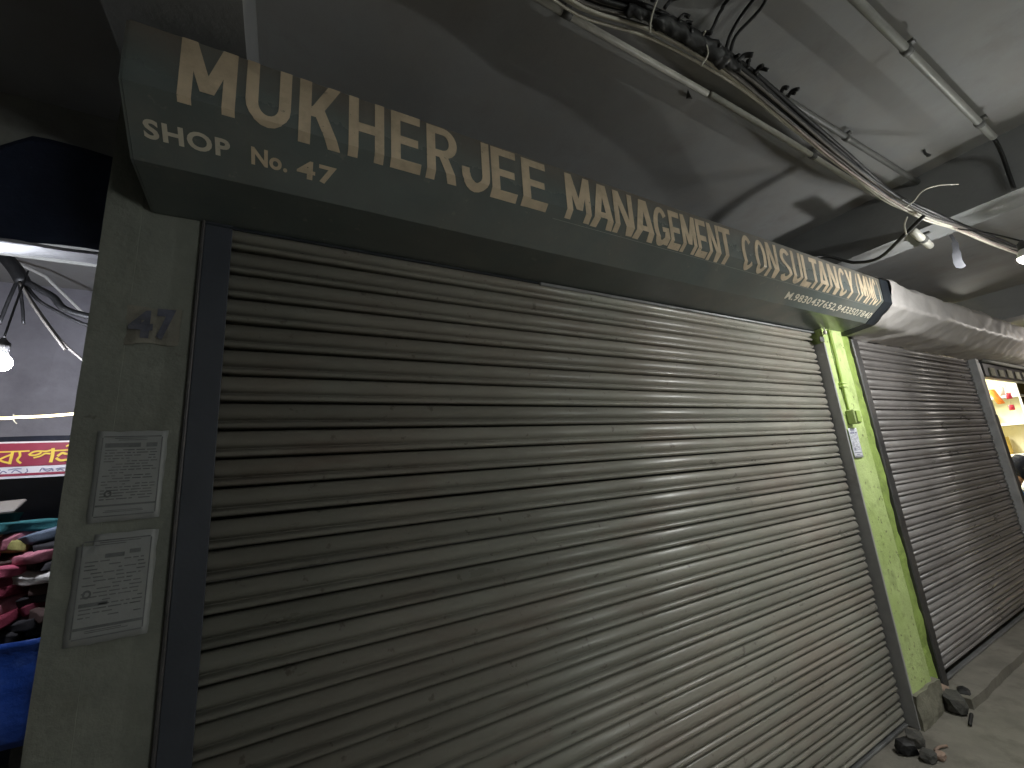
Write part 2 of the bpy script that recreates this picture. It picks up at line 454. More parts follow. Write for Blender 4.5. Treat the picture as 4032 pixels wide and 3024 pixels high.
# crisp folds
bm = bmesh.new(); bm.from_mesh(me)
for e in bm.edges:
    if len(e.link_faces) == 2 and e.calc_face_angle(0) > .3: e.smooth = False
bm.to_mesh(me); bm.free()
def plate(name, x0, x1, m, parent, grow=0.0):
    c = (-.06, 2.45)
    pr = [(c[0] + (y - c[0]) * (1 + grow), c[1] + (z - c[1]) * (1 + grow)) for y, z in PROF]
    V = [(x, y, z) for x in (x0, x1) for y, z in pr]
    k = len(pr)
    F = [tuple(range(k)), tuple(range(2 * k - 1, k - 1, -1))] + [(i, i + k, (i + 1) % k + k, (i + 1) % k) for i in range(k)]
    return mesh_obj(name, V, F, m, parent)
plate('end_plate', HX0 - .006, HX0 - .001, m_hood, hood, -.01)
plate('end_plate', HX1 + .004, 3.592, m_black, hood, .012)  # fills the dark gap between the hoods, its shade put into the near-black colour
box('lip', HX0 + .11, 1.05, -.012, -.004, 2.250, 2.259, m_black, hood, .003)
box('lip', 1.052, 3.24, -.016, -.004, 2.245, 2.259, m_steel, hood, .003)
# thin painted rule under the name
V = []; F = []
for i in range(61):
    x = .95 + 2.4 * i / 60
    for s in (.302 + .004 * i / 60, .3034 + .004 * i / 60): V.append(hood_pt(x, s, .0009))
for i in range(60): F.append((2 * i, 2 * i + 1, 2 * i + 3, 2 * i + 2))
mesh_obj('painted_rule', V, F, m_rule, hood)

# ---- lettering
GL = {}
def glyphs(chars, bold):
    obs = []
    for c in chars:
        cu = bpy.data.curves.new('g', 'FONT'); cu.body = c; cu.offset = bold; cu.resolution_u = 4
        o = bpy.data.objects.new('g', cu); COL.objects.link(o); obs.append((c, o))
    dg = bpy.context.evaluated_depsgraph_get(); dg.update()
    for c, o in obs:
        ev = o.evaluated_get(dg); me = ev.to_mesh()
        V = [tuple(v.co[:2]) for v in me.vertices]; F = [tuple(p.vertices) for p in me.polygons]
        ev.to_mesh_clear()
        GL[(c, bold)] = (V, F)
    for c, o in obs:
        cu = o.data; bpy.data.objects.remove(o); bpy.data.curves.remove(cu)
glyphs(sorted(set('SHOPNo.47M9830437652,9433507840')), .02)
glyphs(sorted(set('SHOPNo.47M')), .032)

def lay(bm, ch, bold, x0, x1, s_top, s_bot, fn, crease=None, shear=0.0, ref=None):
    """put glyph into box x0..x1 / s_top..s_bot on a surface fn(x, s)"""
    V, F = GL[(ch, bold)]
    xs = [v[0] for v in V]; ys = [v[1] for v in V]
    ax0, ax1, ay0, ay1 = min(xs), max(xs), min(ys), max(ys)
    if ref:  # keep the height relative to cap height (for small marks)
        ay0, ay1 = ref
    b = bmesh.new()
    vs = []
    for vx, vy in V:
        u = (vx - ax0) / (ax1 - ax0); v = (vy - ay0) / (ay1 - ay0)
        s = s_bot + (s_top - s_bot) * v
        vs.append(b.verts.new((x0 + (x1 - x0) * u + shear * v, s, 0)))
    for f in F:
        try: b.faces.new([vs[i] for i in f])
        except ValueError: pass
    if crease is not None:
        bmesh.ops.bisect_plane(b, geom=b.verts[:] + b.edges[:] + b.faces[:], plane_co=(0, crease, 0), plane_no=(0, 1, 0))
    base = len(bm.verts)
    mp = {}
    for v in b.verts:
        mp[v] = bm.verts.new(fn(v.co.x, v.co.y))
    for f in b.faces:
        try: bm.faces.new([mp[v] for v in f.verts])
        except ValueError: pass
    b.free()

NAME = [('M', -0.085, 0.024), ('U', 0.043, 0.14), ('K', 0.158, 0.26), ('H', 0.277, 0.37), ('E', 0.389, 0.475), ('R', 0.492, 0.59), ('J', 0.601, 0.698), ('E', 0.703, 0.796), ('E', 0.816, 0.914),
        ('M', 0.994, 1.103), ('A', 1.11, 1.214), ('N', 1.218, 1.316), ('A', 1.321, 1.43), ('G', 1.428, 1.515), ('E', 1.521, 1.587), ('M', 1.594, 1.683), ('E', 1.691, 1.757), ('N', 1.766, 1.843), ('T', 1.846, 1.928),
        ('C', 2.006, 2.091), ('O', 2.108, 2.197), ('N', 2.207, 2.3), ('S', 2.325, 2.421), ('U', 2.434, 2.525), ('L', 2.537, 2.623), ('T', 2.615, 2.695), ('A', 2.695, 2.797), ('N', 2.807, 2.911), ('C', 2.925, 3.01), ('Y', 3.015, 3.098),
        ('(', 3.133, 3.165), ('M', 3.175, 3.268), ('M', 3.279, 3.346), ('C', 3.353, 3.405), (')', 3.412, 3.441)]
P2S = ARC[3] - S0
# brush-lettered capitals: each letter is a few overlapping brush strokes in a unit box
def q_(x0, y0, x1, y1): return [(x0, y0), (x1, y0), (x1, y1), (x0, y1)]
def d_(x0, y0, x1, y1, w): return [(x0 - w / 2, y0), (x0 + w / 2, y0), (x1 + w / 2, y1), (x1 - w / 2, y1)]
def ring_(cx, cy, rx, ry, tx, ty, a0, a1, n=10):
    out = []
    A = [math.radians(a0 + (a1 - a0) * k / n) for k in range(n + 1)]
    for p, q in zip(A, A[1:]):
        out.append([(cx + rx * math.cos(p), cy + ry * math.sin(p)), (cx + rx * math.cos(q), cy + ry * math.sin(q)),
                    (cx + (rx - tx) * math.cos(q), cy + (ry - ty) * math.sin(q)), (cx + (rx - tx) * math.cos(p), cy + (ry - ty) * math.sin(p))])
    return out
TV, TH = .27, .155
LET = {
 'M': [[q_(0, 0, .235, 1)], [q_(.765, 0, 1, 1)], [d_(.5, .22, .13, 1, .25)], [d_(.5, .22, .87, 1, .25)]],
 'U': [[q_(0, .33, TV, 1)], [q_(1 - TV, .33, 1, 1)], ring_(.5, .34, .5, .34, TV, TH, 180, 360)],
 'K': [[q_(0, 0, TV, 1)], [d_(.30, .42, .83, 1, .30)], [d_(.84, 0, .42, .58, .30)]],
 'H': [[q_(0, 0, TV, 1)], [q_(1 - TV, 0, 1, 1)], [q_(TV - .02, .42, 1 - TV + .02, .57)]],
 'E': [[q_(0, 0, .31, 1)], [q_(.29, .85, .97, 1)], [q_(.29, .43, .90, .575)], [q_(.29, 0, 1, .16)]],
 'R': [[q_(0, 0, TV, 1)], [q_(TV - .02, .86, .55, 1)], [q_(TV - .02, .42, .55, .56)], ring_(.53, .71, .44, .29, TV, .145, -90, 90), [d_(.84, 0, .50, .47, .29)]],
 'J': [[q_(.70, .30, .98, 1)], ring_(.49, .31, .49, .31, .28, TH, 180, 360), [q_(0, .29, .26, .40)]],
 'A': [[d_(.14, 0, .45, 1, .28)], [d_(.86, 0, .55, 1, .28)], [q_(.24, .22, .76, .35)]],
 'N': [[q_(0, 0, .25, 1)], [q_(.75, 0, 1, 1)], [d_(.85, 0, .15, 1, .29)]],
 'G': [ring_(.5, .5, .5, .5, .28, .14, 38, 335, 18), [q_(.56, .36, 1, .49)], [q_(.74, .05, 1, .37)]],
 'C': [ring_(.52, .5, .52, .5, .29, .14, 42, 318, 18)],
 'O': [ring_(.5, .5, .5, .5, .28, .14, 0, 360, 22)],
 'S': [ring_(.5, .735, .48, .265, .28, .14, 25, 250, 12), ring_(.5, .265, .48, .265, .28, .14, -155, 70, 12), [d_(.72, .40, .28, .60, .34)]],
 'L': [[q_(0, 0, .31, 1)], [q_(.29, 0, 1, .16)]],
 'T': [[q_(.34, 0, .66, 1)], [q_(0, .85, .35, 1)], [q_(.65, .85, 1, 1)]],
 'Y': [[q_(.35, 0, .65, .48)], [d_(.5, .40, .15, 1, .30)], [d_(.5, .40, .85, 1, .30)]],
 '(': [ring_(1.1, .5, 1.1, .58, .42, .06, 118, 242, 10)],
 ')': [ring_(-.1, .5, 1.1, .58, .42, .06, -62, 62, 10)],
}
bm = bmesh.new()
for c, a, b_ in NAME:
    f = max(0, min(1, (a + .1) / 3.4))
    sb = (.274 if a < .14 else .2825 + .018 * min(1, a / 1.8)) + (random.random() - .5) * .003
    stp = .098 + .026 * min(1, f * 2.2) + (random.random() - .5) * .004
    sd = random.random() * 90
    tmp = bmesh.new()
    for k, stroke in enumerate(LET[c]):
        vm = {}
        for poly in stroke:
            vs = []
            for (u, v) in poly:
                key = (round(u, 4), round(v, 4))
                if key not in vm:
                    ju = .012 * noise.noise(Vector((u * 3, v * 3, sd)))
                    vm[key] = tmp.verts.new((a + (b_ - a) * (u + ju), sb + (stp - sb) * (v + .5 * ju), .00012 * k))
                vs.append(vm[key])
            try: tmp.faces.new(vs)
            except ValueError: pass
    bmesh.ops.bisect_plane(tmp, geom=tmp.verts[:] + tmp.edges[:] + tmp.faces[:], plane_co=(0, P2S, 0), plane_no=(0, 1, 0))
    bmesh.ops.bisect_plane(tmp, geom=tmp.verts[:] + tmp.edges[:] + tmp.faces[:], plane_co=(0, ARC[2] - S0, 0), plane_no=(0, 1, 0))
    mp = {v: bm.verts.new(hood_pt(v.co.x, v.co.y, .0012 + v.co.z)) for v in tmp.verts}
    for fc in tmp.faces:
        try: bm.faces.new([mp[v] for v in fc.verts])
        except ValueError: pass
    tmp.free()
from_bm('name_lettering', bm, m_letter, hood)
def line_of_text(txt, bold, x0, x1, s_top, s_bot, fn, m, name, parent, gap=.12, shear=0.0, crease=None):
    ws = []
    cap = GL[('M', bold)][0]; ref = (min(v[1] for v in cap), max(v[1] for v in cap))
    for c in txt:
        if c == ' ': ws.append(.45); continue
        xs = [v[0] for v in GL[(c, bold)][0]]; ws.append(max(xs) - min(xs))
    tot = sum(ws) + gap * (len(txt) - 1)
    k = (x1 - x0) / tot; x = x0
    bm = bmesh.new()
    for c, wd in zip(txt, ws):
        if c != ' ':
            lay(bm, c, bold, x, x + wd * k, s_top, s_bot, fn, crease, shear, ref=ref)
        x += (wd + gap) * k
    return from_bm(name, bm, m, parent)
on_hood = lambda x, s: hood_pt(x, s, .0013)
line_of_text('SHOP', .032, -.152, .012, .326, .366, on_hood, m_letter2, 'shop_number_lettering', hood, gap=.10)
line_of_text('No.', .032, .056, .136, .326, .367, on_hood, m_letter, 'shop_number_lettering', hood, gap=.06)
line_of_text('47', .032, .158, .254, .326, .371, on_hood, m_letter, 'shop_number_lettering', hood, gap=.10)
line_of_text('M.9830437652,9433507840', .02, 2.485, 3.462, .345, .385, on_hood, m_letter2, 'phone_lettering', hood, gap=.09)

# second hood, wrapped in plastic sheeting
def wrap_pt(x, s):
    p = hood_pt(x, s, 0)
    g = min(1, max(0, (x - 3.6) / 2.2))
    pleat = .010 * g * math.sin(x * 34 + 5 * math.sin(s * 7)) * (0.3 + noise.noise(Vector((x * 2, s * 3, 1))))
    fold = .016 * noise.noise(Vector((x * 3.2 + s * 5.5, s * 2.2, 3.3))) + .010 * noise.noise(Vector((x * 9 + s * 12, s * 3, 8.1)))
    ridge = .022 * max(0, .25 - abs(noise.noise(Vector((x * 3.5 - s * 6, 1.5 * s, 5.5))))) + .012 * max(0, .2 - abs(noise.noise(Vector((x * 8 + s * 10, 3 * s, 2.5)))))
    k = pleat + fold + ridge
    c = Vector((x, -.06, 2.45))
    return p + (p - c).normalized() * k
hood2 = thing('shutter_hood', 'shutter hood wrapped in wrinkled pale plastic sheeting', 'shutter hood', (5.2, -.1, 2.26))
sv2 = [ARC[0] - S0 + (ARC[-1] - ARC[0]) * k / 48 for k in range(49)]
sheet('plastic_wrap', 3.597, 9.3, 320, wrap_pt, sv2, m_plastic, hood2, smooth=True)
plate('end_plate', 9.302, 9.307, m_plastic, hood2, -.02)

# ------------------------------------------------------------------ left pillar
lp = thing('pillar', 'grimy olive plaster pillar with stencilled number and two notices', 'pillar', (-.17, .1, 0))
rough_box('shaft', -.262, -.073, 0.0, .26, 0, 2.655, m_pillar, lp, step=.03, amp=.0025, sc=5, amp2=.0008)
rough_box('plaster_band', -.275, -.203, -.0035, .10, 0, 2.60, m_pillar, lp, step=.03, amp=.0015, sc=5, amp2=.0005, seed=3)
rough_box('paint_patch', -.206, -.098, -.0042, -.001, 1.888, 1.99, m_brown, lp, step=.012, amp=.006, sc=25)
glyphs(['4', '7'], .05)
flat = lambda y: (lambda x, s: Vector((x, y, -s)))
bm = bmesh.new()
lay(bm, '4', .05, -.200, -.152, -1.978, -1.904, flat(-.0092))
lay(bm, '7', .05, -.146, -.108, -1.986, -1.902, flat(-.0092))
from_bm('painted_number', bm, m_navy, lp)

def notice(label, x0, x1, z0, z1, y, mpaper, mink, slant=0.0, style=0, torn=False):
    t = thing('notice', label, 'notice', ((x0 + x1) / 2, y, z0), 'paper notices pasted on the pillars')
    wd, ht = x1 - x0, z1 - z0
    n = 10
    V, F = [], []
    for i in range(n + 1):
        for j in range(n + 1):
            u, v = i / n, j / n
            xx = x0 + wd * u; zz = z0 + ht * v + slant * u
            if i in (0, n) or j in (0, n):
                xx += (random.random() - .5) * .003; zz += (random.random() - .5) * .003
            V.append((xx, y - .0012 * abs(noise.noise(Vector((u * 5, v * 5, x0)))) , zz))
    for i in range(n):
        for j in range(n):
            if torn and i < 2 and j == n - 1: continue
            a = i * (n + 1) + j
            F.append((a, a + n + 1, a + n + 2, a + 1))
    p = mesh_obj('paper', V, F, mpaper, t, smooth=True)
    md = p.modifiers.new('thick', 'SOLIDIFY'); md.thickness = .0006; md.offset = -1
    def bar(b, u0, u1, v0, v1, off=0):
        q = [b.verts.new((x0 + wd * u, y - .0022 - off, z0 + ht * v + slant * u)) for u, v in ((u0, v0), (u1, v0), (u1, v1), (u0, v1))]
        b.faces.new(q)
    b = bmesh.new()
    e = .012
    for a in ((.09, .91, .055, .055 + e), (.09, .91, .945 - e, .945), (.07, .07 + 1.3 * e, .07, .93), (.93 - 1.3 * e, .93, .07, .93)): bar(b, *a)
    from_bm('printed_frame', b, mink, t)
    r = random.Random(int(x0 * 1000) + int(z0 * 1000))
    bars = [(.12, .62, .815, .865), (.70, .86, .815, .865), (.09, .92, .165, .185)] if style == 0 else [(.36, .60, .77, .81), (.66, .80, .79, .83), (.12, .46, .335, .37), (.09, .92, .135, .16)]
    for q in bars:
        b = bmesh.new(); bar(b, *q); from_bm('printed_banner', b, mink, t)
    b = bmesh.new()
    v = .78 if style == 0 else .74
    while v > .22:
        u = .13
        while u < .82:
            l = .03 + r.random() * .14
            if r.random() < .8: bar(b, u, min(u + l, .88), v, v + .011)
            u += l + .025
        v -= .032 if style == 0 else .036
    for v in (.895, .915, .10, .115):
        bar(b, .2 + r.random() * .1, .6 + r.random() * .2, v, v + .008)
    # small round emblem
    c = Vector((.24, .30)) if style == 0 else Vector((.2, .45))
    ring = 14
    o_ = [b.verts.new((x0 + wd * (c.x + .055 * math.cos(6.283 * k / ring)), y - .0026, z0 + ht * (c.y + .04 * math.sin(6.283 * k / ring)))) for k in range(ring)]
    i_ = [b.verts.new((x0 + wd * (c.x + .028 * math.cos(6.283 * k / ring)), y - .0026, z0 + ht * (c.y + .02 * math.sin(6.283 * k / ring)))) for k in range(ring)]
    for k in range(ring): b.faces.new((o_[k], o_[(k + 1) % ring], i_[(k + 1) % ring], i_[k]))
    from_bm('printed_lines', b, mink, t)['kind'] = 'stuff'
    return t
notice('upper weathered paper notice on the left pillar', -.228, -.100, 1.462, 1.668, -.0068, m_paper, m_ink)
notice('lower weathered paper notice on the left pillar, its top corner torn', -.238, -.100, 1.212, 1.436, -.0068, m_paper, m_ink, style=1, torn=True)

# ------------------------------------------------------------------ green pillar
gp = thing('pillar', 'bright lime green plaster pillar between the two shutters', 'pillar', (3.4, 0, 0))
rough_box('shaft', 3.19, 3.445, -.055, .195, .16, 2.648, m_green, gp, step=.03, amp=.004, sc=6, amp2=.0012)
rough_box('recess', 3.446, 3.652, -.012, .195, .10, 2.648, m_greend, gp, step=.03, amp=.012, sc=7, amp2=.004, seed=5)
rough_box('plinth', 3.178, 3.50, -.072, .19, -.01, .162, m_base, gp, step=.03, amp=.016, sc=9, amp2=.005, seed=9)
# electrical conduit on the green pillar
cz = thing('conduit', 'green-painted conduit and switch box on the lime green pillar', 'conduit', (3.26, -.06, 1.64))
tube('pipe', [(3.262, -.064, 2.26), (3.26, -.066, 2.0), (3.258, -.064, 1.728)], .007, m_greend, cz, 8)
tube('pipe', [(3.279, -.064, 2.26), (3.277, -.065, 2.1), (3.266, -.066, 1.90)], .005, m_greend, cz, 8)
box('clip', 3.238, 3.30, -.078, -.058, 1.872, 1.884, m_green, cz, .002)
box('clip', 3.238, 3.30, -.078, -.058, 1.895, 1.905, m_green, cz, .002)
sw = box('switch_box', 3.225, 3.285, -.105, -.058, 1.635, 1.725, m_green, cz, .006)
box('switch_plate', 3.231, 3.279, -.112, -.1055, 1.645, 1.715, m_greend, sw, .002)
notice('small clean white notice on the lime green pillar', 3.195, 3.305, 1.43, 1.612, -.062, m_paperw, m_inkb)
# pale plastic strip dangling at the top of the green pillar
tube('plastic_scrap', [(3.195, -.07, 2.262), (3.175, -.078, 2.235), (3.178, -.075, 2.215)], [.004, .010, .003], m_cpale, None, 8)
tag(bpy.data.objects['plastic_scrap'], 'pale scrap dangling at the top left of the green pillar', 'scrap')

# ------------------------------------------------------------------ ceiling services
BUNDLE = [(0.45, -0.615, 2.86), (0.676, -0.618, 2.86), (0.901, -0.607, 2.85), (1.159, -0.663, 2.83), (1.513, -0.682, 2.8), (1.853, -0.666, 2.77), (2.26, -0.656, 2.73), (2.729, -0.657, 2.67), (3.016, -0.699, 2.61), (3.342, -0.735, 2.6), (3.752, -0.758, 2.6), (4.254, -0.793, 2.6), (4.784, -0.83, 2.6), (6.3, -.9, 2.62)]
def along(dy, dz, wob, seed, i0=0, i1=None, conv=1.0):
    out = []
    pts = BUNDLE[i0:i1]
    for i, p in enumerate(pts):
        f = 1.0 - .45 * max(0, min(1, (p[0] - 2.0) / 1.4)) * conv
        out.append((p[0], p[1] + dy * f + wob * noise.noise(Vector((p[0] * 2.1, seed, 0))), p[2] + .02 + dz * f + wob * noise.noise(Vector((p[0] * 2.1, seed, 9)))))
    return out
GB = 'cables of the sagging bundle under the ceiling'
def cable(pts, r, m, label, group=None, n=7, cat='cable'):
    o = tube('cable', pts, r, m, None, n, 5)
    return tag(o, label, cat, group)
LB = 'black cable of the thick dark strand in the sagging ceiling bundle'
for i, (dy, dz, r) in enumerate([(-.020, .016, .009), (-.034, .010, .008), (-.026, -.004, .0075), (-.010, .004, .006)]):
    cable(along(dy, dz, .016, i * 3.7, 0, 12 if i % 2 else 9), r, m_cblack, LB, GB)
LG = 'thin dusty grey cable in the sagging bundle under the ceiling'
for i, (dy, dz, r) in enumerate([(.004, -.004, .005), (-.006, -.012, .0045), (.010, .004, .004), (-.018, -.010, .005)]):
    cable(along(dy, dz, .020, 31 + i * 5.1), r, m_cgrey, LG, GB)
LP = 'pale cable along the lower edge of the sagging bundle'
for i, (dy, dz, r) in enumerate([(.014, -.004, .0055), (.006, -.014, .005), (.018, -.010, .0045)]):
    cable(along(dy, dz, .014, 61 + i * 4.3), r, m_cpale, LP, GB)
cable(along(.0, -.016, .018, 81, 5), .005, m_cpink, 'faded pink cable running with the bundle past the green pillar', GB)
# ragged dark tape hanging off the bundle
tg = thing('cable_wrap', 'ragged black tape and tangle wrapped round the cable bundle', 'cable wrap', (1.3, -.69, 2.82))
r_ = random.Random(5)
wrap = [(1.02, -.665, 2.845), (1.2, -.69, 2.835), (1.38, -.70, 2.825), (1.5, -.705, 2.815)]
wo = tube('wrap', wrap, [.012, .019, .022, .025, .018, .012], m_cblack, tg, 12, 14)
for v in wo.data.vertices:
    v.co += noise.noise_vector(v.co * 38) * .012 + noise.noise_vector(v.co * 90) * .005
for k in range(22):
    x = .95 + r_.random() * .85
    p = Vector((x, -.695 - r_.random() * .02, 2.85 - .05 * (x - 1)))
    d = Vector(((r_.random() - .3) * .07, -.012 - r_.random() * .028, (r_.random() - .6) * .03))
    tube('loose_end', [p, p + d * .5 + Vector((0, 0, .012)), p + d], .005 + r_.random() * .004, m_cblack, tg, 6, 4)
# twine ties
for i, pts in enumerate([[(1.10, -.668, 2.79), (1.09, -.69, 2.82), (1.085, -.74, 2.85), (1.12, -.79, 2.86)], [(1.33, -.672, 2.775), (1.335, -.70, 2.80), (1.30, -.715, 2.83), (1.29, -.73, 2.83)]]):
    tag(tube('twine', pts, .0028, m_cpale, None, 6, 6), ['long pale twine end curling off the cable bundle', 'short pale twine knot on the cable bundle'][i], 'twine', 'twine ties on the bundle')
# three thin black wires going off towards the viewer
for i, pts in enumerate([[(1.437, -.70, 2.85), (1.437, -.735, 2.90), (1.432, -.809, 2.925), (1.434, -.95, 2.935), (1.42, -1.6, 2.935)], [(1.462, -.70, 2.85), (1.462, -.735, 2.90), (1.479, -.814, 2.925), (1.455, -.95, 2.935), (1.47, -1.6, 2.935)], [(1.34, -.70, 2.86), (1.362, -.72, 2.90), (1.36, -.76, 2.925), (1.358, -.85, 2.935), (1.35, -1.6, 2.935)]]):
    cable(pts, .006, m_cblack, ['middle of three thin black wires crossing the ceiling at the top', 'rightmost of three thin black wires crossing the ceiling at the top', 'leftmost of three thin black wires crossing the ceiling at the top'][i], 'thin black ceiling wires')
# conduits and pipes fixed to the ceiling
def pipe(name, label, pts, r, m, clamps=(), cw=.03):
    t = thing(name, label, 'pipe', pts[0])
    tube('tube', pts, r, m, t, 10, 1)
    for (x, y, z, dx) in clamps:
        c = tube('clamp', [(x - .018, y, z), (x + .018, y, z)], r * 1.25, m_pvcd, t, 10, 1)
        box('clamp_foot', x - .012, x + .012, y - r * 2.0, y + r * 1.0, z + r * .9, z + r * 1.5 + .004, m_pvcd, t, .002)
    return t
pipe('conduit_pipe', 'thin pale conduit fixed along the ceiling below the cable bundle', [(-.0, -.526, 2.925), (1.590, -.532, 2.922)], .011, m_pvc, [(.9, -.529, 2.924, 0)])
pipe('conduit_pipe', 'thin stained conduit continuing towards the beam below the cable bundle', [(1.607, -.534, 2.922), (2.167, -.530, 2.92), (3.21, -.506, 2.918)], .012, m_pvc, [(2.4, -.525, 2.92, 0)])
pipe('ceiling_pipe', 'pale pipe clamped to the ceiling at upper right', [(.3, -.972, 2.905), (2.108, -.977, 2.902), (2.96, -.977, 2.90), (3.10, -.977, 2.90)], .0135, m_pvcg, [(2.108, -.977, 2.902, 0), (2.90, -.977, 2.90, 0)])
cable([(3.09, -.977, 2.90), (3.15, -.975, 2.885), (3.198, -.972, 2.83), (3.205, -.968, 2.655)], .008, m_cblack, 'lower run of the pale ceiling pipe on the beam side, coloured black for its shade')  # pipe's lower run, the shade beside the beam put into its black colour
pipe('ceiling_pipe', 'dark grey pipe running along the ceiling just above the cable bundle', [(.3, -.655, 2.915), (1.777, -.655, 2.915), (3.215, -.668, 2.915)], .012, m_pvcd, [(2.42, -.66, 2.915, 0)])
pipe('pipe_stub', 'short white pipe stub under the pale beam above the hood', [(3.10, -.615, 2.622), (3.46, -.582, 2.622)], .019, m_pvc, [(3.30, -.597, 2.622, 0)])
cable([(2.86, -.20, 2.60), (2.93, -.228, 2.632), (3.0, -.262, 2.632), (3.06, -.312, 2.59), (3.09, -.357, 2.56), (3.098, -.456, 2.54), (2.998, -.602, 2.57), (2.951, -.707, 2.61)], .009, m_cblack, 'thick black cable looping down from the bundle onto the hood')
cable([(2.80, -.69, 2.63), (2.82, -.717, 2.65), (2.82, -.759, 2.68), (2.888, -.799, 2.70), (2.998, -.84, 2.71)], .0032, m_cpale, 'thin white wire arching over the bundle against the dark beam side', cat='wire')
cable([(2.90, -.66, 2.62), (2.885, -.645, 2.58), (2.89, -.64, 2.53)], .0038, m_cpale, 'short white wire hanging from the bundle beside the black loop', cat='wire')
# hanging plastic ribbon
rib = [(3.33, -.70, 2.595), (3.325, -.705, 2.54), (3.318, -.70, 2.48), (3.322, -.695, 2.43), (3.33, -.70, 2.395)]
V, F = [], []
wds = [.007, .014, .019, .020, .008]
RP = smooth_path(rib, 4)
for i, p in enumerate(RP):
    wd = wds[min(4, i // 4)]
    V += [p + Vector((-wd * .5, wd * .8, 0)), p + Vector((wd * .5, -wd * .8, 0))]
for i in range(len(RP) - 1): F.append((2 * i, 2 * i + 1, 2 * i + 3, 2 * i + 2))
rb = tag(mesh_obj('plastic_ribbon', V, F, m_flap), 'translucent plastic ribbon hanging from the cable bundle', 'ribbon')
md = rb.modifiers.new('t', 'SOLIDIFY'); md.thickness = .0015
# ceiling hook and moth
tag(tube('ceiling_hook', [(2.973, -.775, 2.955), (2.975, -.775, 2.93), (2.985, -.785, 2.915), (2.995, -.775, 2.925)], .006, m_dark, None, 7, 4), 'small dark hook in the ceiling beside the beam', 'hook')
mesh_obj('moth', [(1.52, -.50, 2.944), (1.55, -.489, 2.93), (1.575, -.478, 2.944), (1.545, -.47, 2.938), (1.548, -.487, 2.942)], [(0, 1, 4), (1, 2, 4), (2, 3, 4), (3, 0, 4), (0, 3, 2, 1)], m_dark)
tag(bpy.data.objects['moth'], 'tiny dark moth resting on the ceiling above the hood', 'moth')
# hook and wire above the left end of the hood
tag(tube('wire_loop', [(-.12, -.62, 2.655), (-.125, -.60, 2.60), (-.15, -.57, 2.56), (-.155, -.52, 2.53), (-.14, -.47, 2.54)], .012, m_cblack, None, 7, 5), 'black wire loop hanging at the left end of the hood', 'wire')

# ------------------------------------------------------------------ lamps
def bulb(label, c, em, cord_to, r=.032, group='bare hanging bulbs', full=False):
    t = thing('hanging_bulb', label, 'bulb', c, group)
    lathe('glass', [(.0005, -r)] + [(r * math.sin(a), -r * math.cos(a)) for a in [math.pi * k / 16 for k in range(1, 13 if full else 9)]], em, t, c, 18)
    lathe('body', [(r * .70, r * .74), (r * .60, r * 1.0), (r * .5, r * 1.4)] if full else [(r * 1.0, .0005), (r * .98, r * .3), (r * .75, r * 1.0), (r * .5, r * 1.4)], m_white, t, c, 18)
    lathe('holder', [(r * .51, r * 1.35), (r * .62, r * 1.4), (r * .62, r * 2.3), (r * .4, r * 2.5), (r * .15, r * 2.9)], m_dark, t, c, 14)
    a = Vector(c) + Vector((0, 0, r * 2.8)); b = Vector(cord_to)
    tube('cord', [a, a * .5 + b * .5 + Vector((0, 0, .01)), b], .004, m_cblack, t, 6, 4)
    return t
bulb('bare lit bulb hanging in front of the green pillar at the right edge', (3.36, -.913, 2.352), e_right, (3.28, -.74, 2.595))
bulb('bare lit bulb hanging in the neighbouring stall at the left edge', (-.868, 1.05, 2.09), e_left, (-.90, 1.2, 2.56), r=.036, full=True)
ft = thing('tube_light', 'added fill tube on the wall across the aisle, out of view', 'tube light', (1.8, -3.95, 1.85))
tube('tube', [(1.35, -3.93, 1.85), (2.25, -3.93, 1.85)], .02, e_back, ft, 10, 1)  # unseen tube, added as front fill for shutter, hood and lintel
box('batten', 1.25, 2.35, -3.999, -3.955, 1.82, 1.88, m_white, ft, .004)

bulb('bare lit bulb hanging further along the aisle past the second shutter', (7.3, -1.0, 2.36), e_far, (7.3, -.95, 2.62))

# ------------------------------------------------------------------ neighbouring stall at left
tag(rough_box('stall_lining', -3.2, -.08, 2.35, 2.40, .3, 2.96, m_sheet, None, step=.10, amp=.03, sc=2.2, amp2=.004), 'pale wrinkled sheet lining the back of the left stall', 'sheet')
# dark blue tarpaulin valance
V, F = [], []
nx, nz = 60, 14
for i in range(nx + 1):
    x = -2.4 + (2.4 - .285) * i / nx
    ztop = 2.69 - .10 * max(0, min(1, (-.6 - x) / .12)) - .08 * max(0, -.72 - x)
    for j in range(nz + 1):
        v = j / nz
        z = ztop + (2.308 - .012 * math.sin(3 * x) - ztop) * v
        V.append((x, .40 + .022 * noise.noise(Vector((x * 4, z * 3, 2))) + .01 * math.sin(13 * x + 2 * z), z))
for i in range(nx):
    for j in range(nz):
        a = i * (nz + 1) + j
        F.append((a, a + 1, a + nz + 2, a + nz + 1))
tp = thing('tarpaulin', 'dark blue tarpaulin valance hanging left of the pillar', 'tarpaulin', (-1.2, .4, 2.3))
o = mesh_obj('cloth', V, F, m_tarp, tp, True)
md = o.modifiers.new('t', 'SOLIDIFY'); md.thickness = .003
V, F = [], []
for i in range(41):
    x = -2.4 + 2.1 * i / 40
    for j in range(11):
        y = .418 + .16 * j / 10
        V.append((x, y, 2.309 - .012 * math.sin(3 * x) + .035 * j / 10 + .006 * noise.noise(Vector((x * 5, y * 4, 4))) * min(1, j / 3)))
for i in range(40):
    for j in range(10):
        a = i * 11 + j
        F.append((a, a + 1, a + 12, a + 11))
o = mesh_obj('flap', V, F, m_flap, tp, True)
md = o.modifiers.new('t', 'SOLIDIFY'); md.thickness = .003; md.offset = 1
